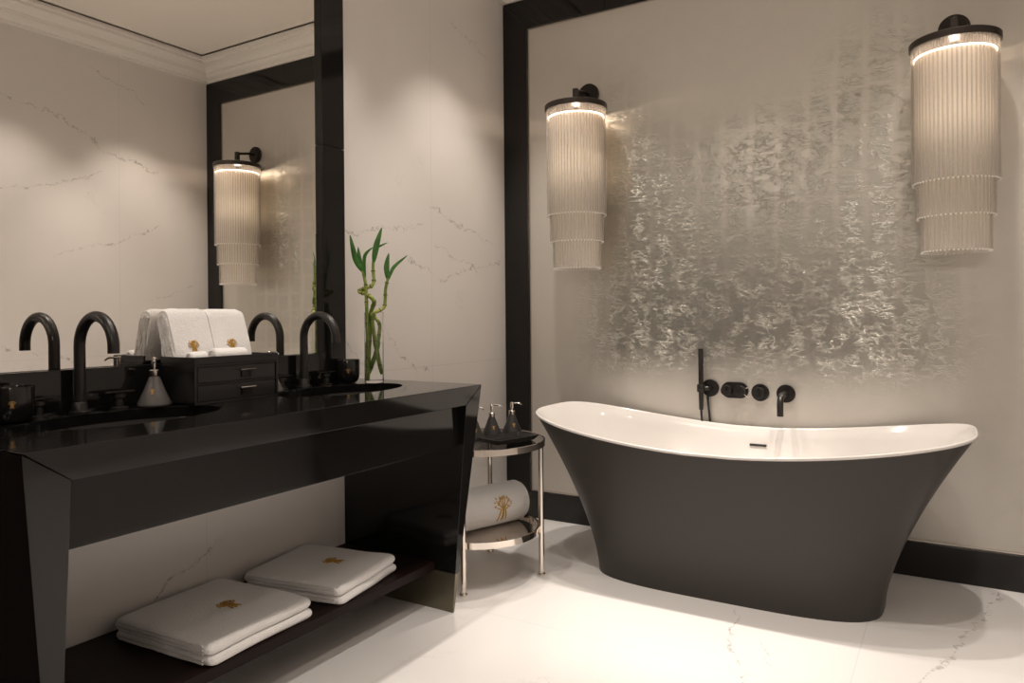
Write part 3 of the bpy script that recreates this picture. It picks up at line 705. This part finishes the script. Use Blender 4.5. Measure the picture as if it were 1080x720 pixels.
stalk('bamboo stalk elbowed to the right with a forked leaf', [(268, 622, 0), (252, 560, .004), (238, 470, .006), (231, 400, .0), (240, 382, -.01), (262, 372, -.008), (280, 358, 0), (284, 325, .002), (286, 285, .002), (296, 245, 0)],
      [((296, 255, 0), (290, 200, 0), (299, 145, .004), .0105, 1), ((298, 250, 0), (318, 200, .006), (372, 153, .014), .0065, .9)], .0082, (.255, .295))
stalk('short bamboo stalk crossing low inside the vase', [(214, 618, .018), (232, 570, .014), (248, 520, .008), (258, 460, .006), (259, 425, .006), (240, 398, .010), (226, 380, .014), (234, 355, .014), (241, 340, .012)], [], .0080, (.24, .32))

# ------------------------------------------------------------------ bath towels on the shelf
def shelf_towel(x, y, rz, wx, wy, label, seed):
    t = thing('bath_towel', label, 'bath towel', (x, y, .1725), rz, 'white folded bath towels on the shelf')
    def layer(z0, z1, shx, name):
        bm = bmesh.new(); nx, ny = 18, 18; r = (z1-z0)/2*.95; prof = []
        # rounded fold along the x+ side and the near side (-y)
        for i in range(9): a = -PI/2+PI*i/8; prof.append((r*math.cos(a), r*math.sin(a)))
        rows = []
        top = [[None]*(ny+1) for _ in range(nx+1)]
        zc = (z0+z1)/2
        loops = []
        # horizontal rings from bottom to top following a rounded-rectangle footprint
        def foot(ins):
            pts = []; hx_, hy_ = wx/2-ins, wy/2-ins; rc = .018
            for (cx, cy, a0) in ((hx_-rc, hy_-rc, 0), (-hx_+rc, hy_-rc, PI/2), (-hx_+rc, -hy_+rc, PI), (hx_-rc, -hy_+rc, 1.5*PI)):
                for k in range(5): a = a0+PI/2*k/4; pts.append((cx+rc*math.cos(a), cy+rc*math.sin(a)))
            # subdivide edges
            out = []
            for i in range(len(pts)):
                p, q = pts[i], pts[(i+1) % len(pts)]; out.append(p)
                if math.hypot(q[0]-p[0], q[1]-p[1]) > .05:
                    for k in range(1, 10): out.append((p[0]+(q[0]-p[0])*k/10, p[1]+(q[1]-p[1])*k/10))
            return out
        for ang in [-PI/2+PI*i/8 for i in range(9)]:
            ins = r*(1-math.cos(ang)); z = zc+r/.95*math.sin(ang)
            F = foot(ins)
            loops.append([bm.verts.new((px+shx+.0035*noise.noise((px*9, py*9, seed+z*30)), py+.0035*noise.noise((px*8+5, py*8, seed+z*30)), z+(.0035*noise.noise((px*7, py*7, seed+3)) if ang > -PI/2+.1 else 0))) for px, py in F])
        for a, b in zip(loops, loops[1:]):
            for i in range(len(a)): j = (i+1) % len(a); bm.faces.new((a[i], a[j], b[j], b[i]))
        bm.faces.new(loops[0][::-1])
        prev = loops[-1]
        for s_ in (.82, .6, .35, .12):
            cur = [bm.verts.new((v.co.x*s_, v.co.y*s_, v.co.z*1.0+.002*(1-s_)+.0025*noise.noise((v.co.x*s_*9, v.co.y*s_*9, seed)))) for v in loops[-1]]
            for i in range(len(cur)): j = (i+1) % len(cur); bm.faces.new((prev[i], prev[j], cur[j], cur[i]))
            prev = cur
        bm.faces.new(prev)
        return obj(name, bm, M_towel, t, smooth=True, ang=80)
    layer(.0, .026, 0.004, 'lower_fold'); layer(.025, .060, -.002, 'upper_fold')
    # thin inner layers peeping out of the near side
    bm = bmesh.new()
    for k, zz in enumerate((.008, .018, .033, .044, .053)):
        pts = [(-wx/2+.03+(wx-.055)*i/14, -wy/2-.0005+.002*noise.noise((i*.7, k, seed)), zz+.0015*noise.noise((i*.9, k*3, seed))) for i in range(15)]
        tube(bm, pts, .0028, 6)
    obj('fold_edge', bm, M_towel_edge, t, smooth=True)
    bm = bmesh.new()
    def fm(u, v, h):    # lies flat; top of the emblem points to the wall
        return (-v+.03, u+.02, .0635+h+.001)
    emblem(bm, fm, .070, .0016); obj('gold_emblem', bm, M_gold, t)
shelf_towel(.243, 1.372, .06, .395, .375, 'folded white bath towel on the shelf, nearer the camera', 1)
shelf_towel(.232, 1.800, .18, .385, .345, 'folded white bath towel on the shelf, farther from the camera', 4)

# ------------------------------------------------------------------ round side table
SX, SY = .370, 2.545
tb = thing('side_table', 'round two-tier polished metal side table with glass top between vanity and bathtub', 'side table', (SX, SY, 0))
ZR = .558
bm = bmesh.new(); lathe(bm, [(.276, ZR-.024), (.286, ZR-.024), (.286, ZR), (.282, ZR+.001), (.280, ZR), (.280, ZR-.008), (.276, ZR-.008), (.276, ZR-.024)], 96, cap=False); obj('top_rim', bm, M_chrome, tb, smooth=True, ang=30)
bm = bmesh.new(); lathe(bm, [(0, ZR-.008), (.279, ZR-.008), (.279, ZR-.001), (0, ZR-.001)], 96, cap=False); obj('glass_top', bm, M_tableglass, tb, smooth=True, ang=30)
ZL = .200
bm = bmesh.new(); lathe(bm, [(.252, ZL-.026), (.258, ZL-.026), (.260, ZL), (.258, ZL+.001), (.253, ZL), (.250, ZL-.016), (0, ZL-.016), (0, ZL-.024), (.252, ZL-.026)], 96, cap=False); obj('lower_tray', bm, M_chrome, tb, smooth=True, ang=30)
for a in (math.radians(21.8), math.radians(111.8), math.radians(201.8), math.radians(291.8)):
    a2 = a
    x, y = .268*math.cos(a2+0), .268*math.sin(a2+0)
    bm = bmesh.new(); lathe(bm, [(0, .004), (.0115, .004), (.0115, ZR-.024), (0, ZR-.024)], 20, c=(x, y, 0), cap=False); lg = obj('leg', bm, M_chrome, tb, smooth=True, ang=40)
    bm = bmesh.new(); lathe(bm, [(0, 0), (.015, 0), (.0165, .004), (.015, .010), (.0125, .012), (0, .012)], 20, c=(x, y, 0), cap=False); obj('foot', bm, M_chrome, lg, smooth=True, ang=50)
# rolled towel on its lower tray
ax = Vector((.326, .946, 0)); L = .42
c0 = Vector((.382, 2.555, 0)) - ax*L/2
rt = thing('rolled_towel', 'rolled white towel with gold tree emblem on the lower tier of the side table', 'towel', (c0.x, c0.y, ZL-.014+.0855), -math.atan2(ax.x, ax.y))
bm = bmesh.new(); roll_mesh(bm, L, .084, 40, .02, 3, 12, .022); obj('roll', bm, M_towel, rt, smooth=True, ang=80)
bm = bmesh.new(); spiral(bm, L+.001, .058, .006, 3.0); spiral(bm, -.001, .058, .006, 3.0); obj('spiral_edge', bm, M_towel_edge, rt, smooth=True)
bm = bmesh.new()
def fm(u, v, h):
    a = .02+v/.084; return ((.0845+h)*math.cos(a), .262+u, (.0845+h)*math.sin(a))
emblem(bm, fm, .112, .0016); obj('gold_emblem', bm, M_gold, rt)
# tray and three bottles on the glass top
tray = thing('amenity_tray', 'shallow black lacquered tray in front of the three dispensers on the side table', 'tray', (.525, 2.545, ZR+.0005), -.30)
bm = bmesh.new(); tw, tl = .066, .112
def rr_ring(a, b, z): return [(-a, -b, z), (a, -b, z), (a, b, z), (-a, b, z)]
levels = [rr_ring(tw*.72, tl*.86, .001), rr_ring(tw, tl, .022), rr_ring(tw-.004, tl-.004, .023), rr_ring(tw*.72-.004, tl*.86-.004, .006)]
R_ = [[bm.verts.new(p) for p in l] for l in levels]
for a, b in zip(R_, R_[1:]):
    for i in range(4): j = (i+1) % 4; bm.faces.new((a[i], a[j], b[j], b[i]))
bm.faces.new(R_[0][::-1]); bm.faces.new(R_[-1]); obj('tray_body', bm, M_blackgloss, tray, bevel=.0015)
for (x, y, lab) in ((.386, 2.500, 'black conical soap dispenser partly hidden by the end of the vanity'),
                    (.408, 2.602, 'black conical soap dispenser with copper-toned mark, middle of three on the side table'),
                    (.443, 2.708, 'black conical soap dispenser on the side table nearest the bathtub')):
    make_bottle(x, y, ZR+.0005, lab, M_bottle, rz=.35, group='black dispensers on the side table')
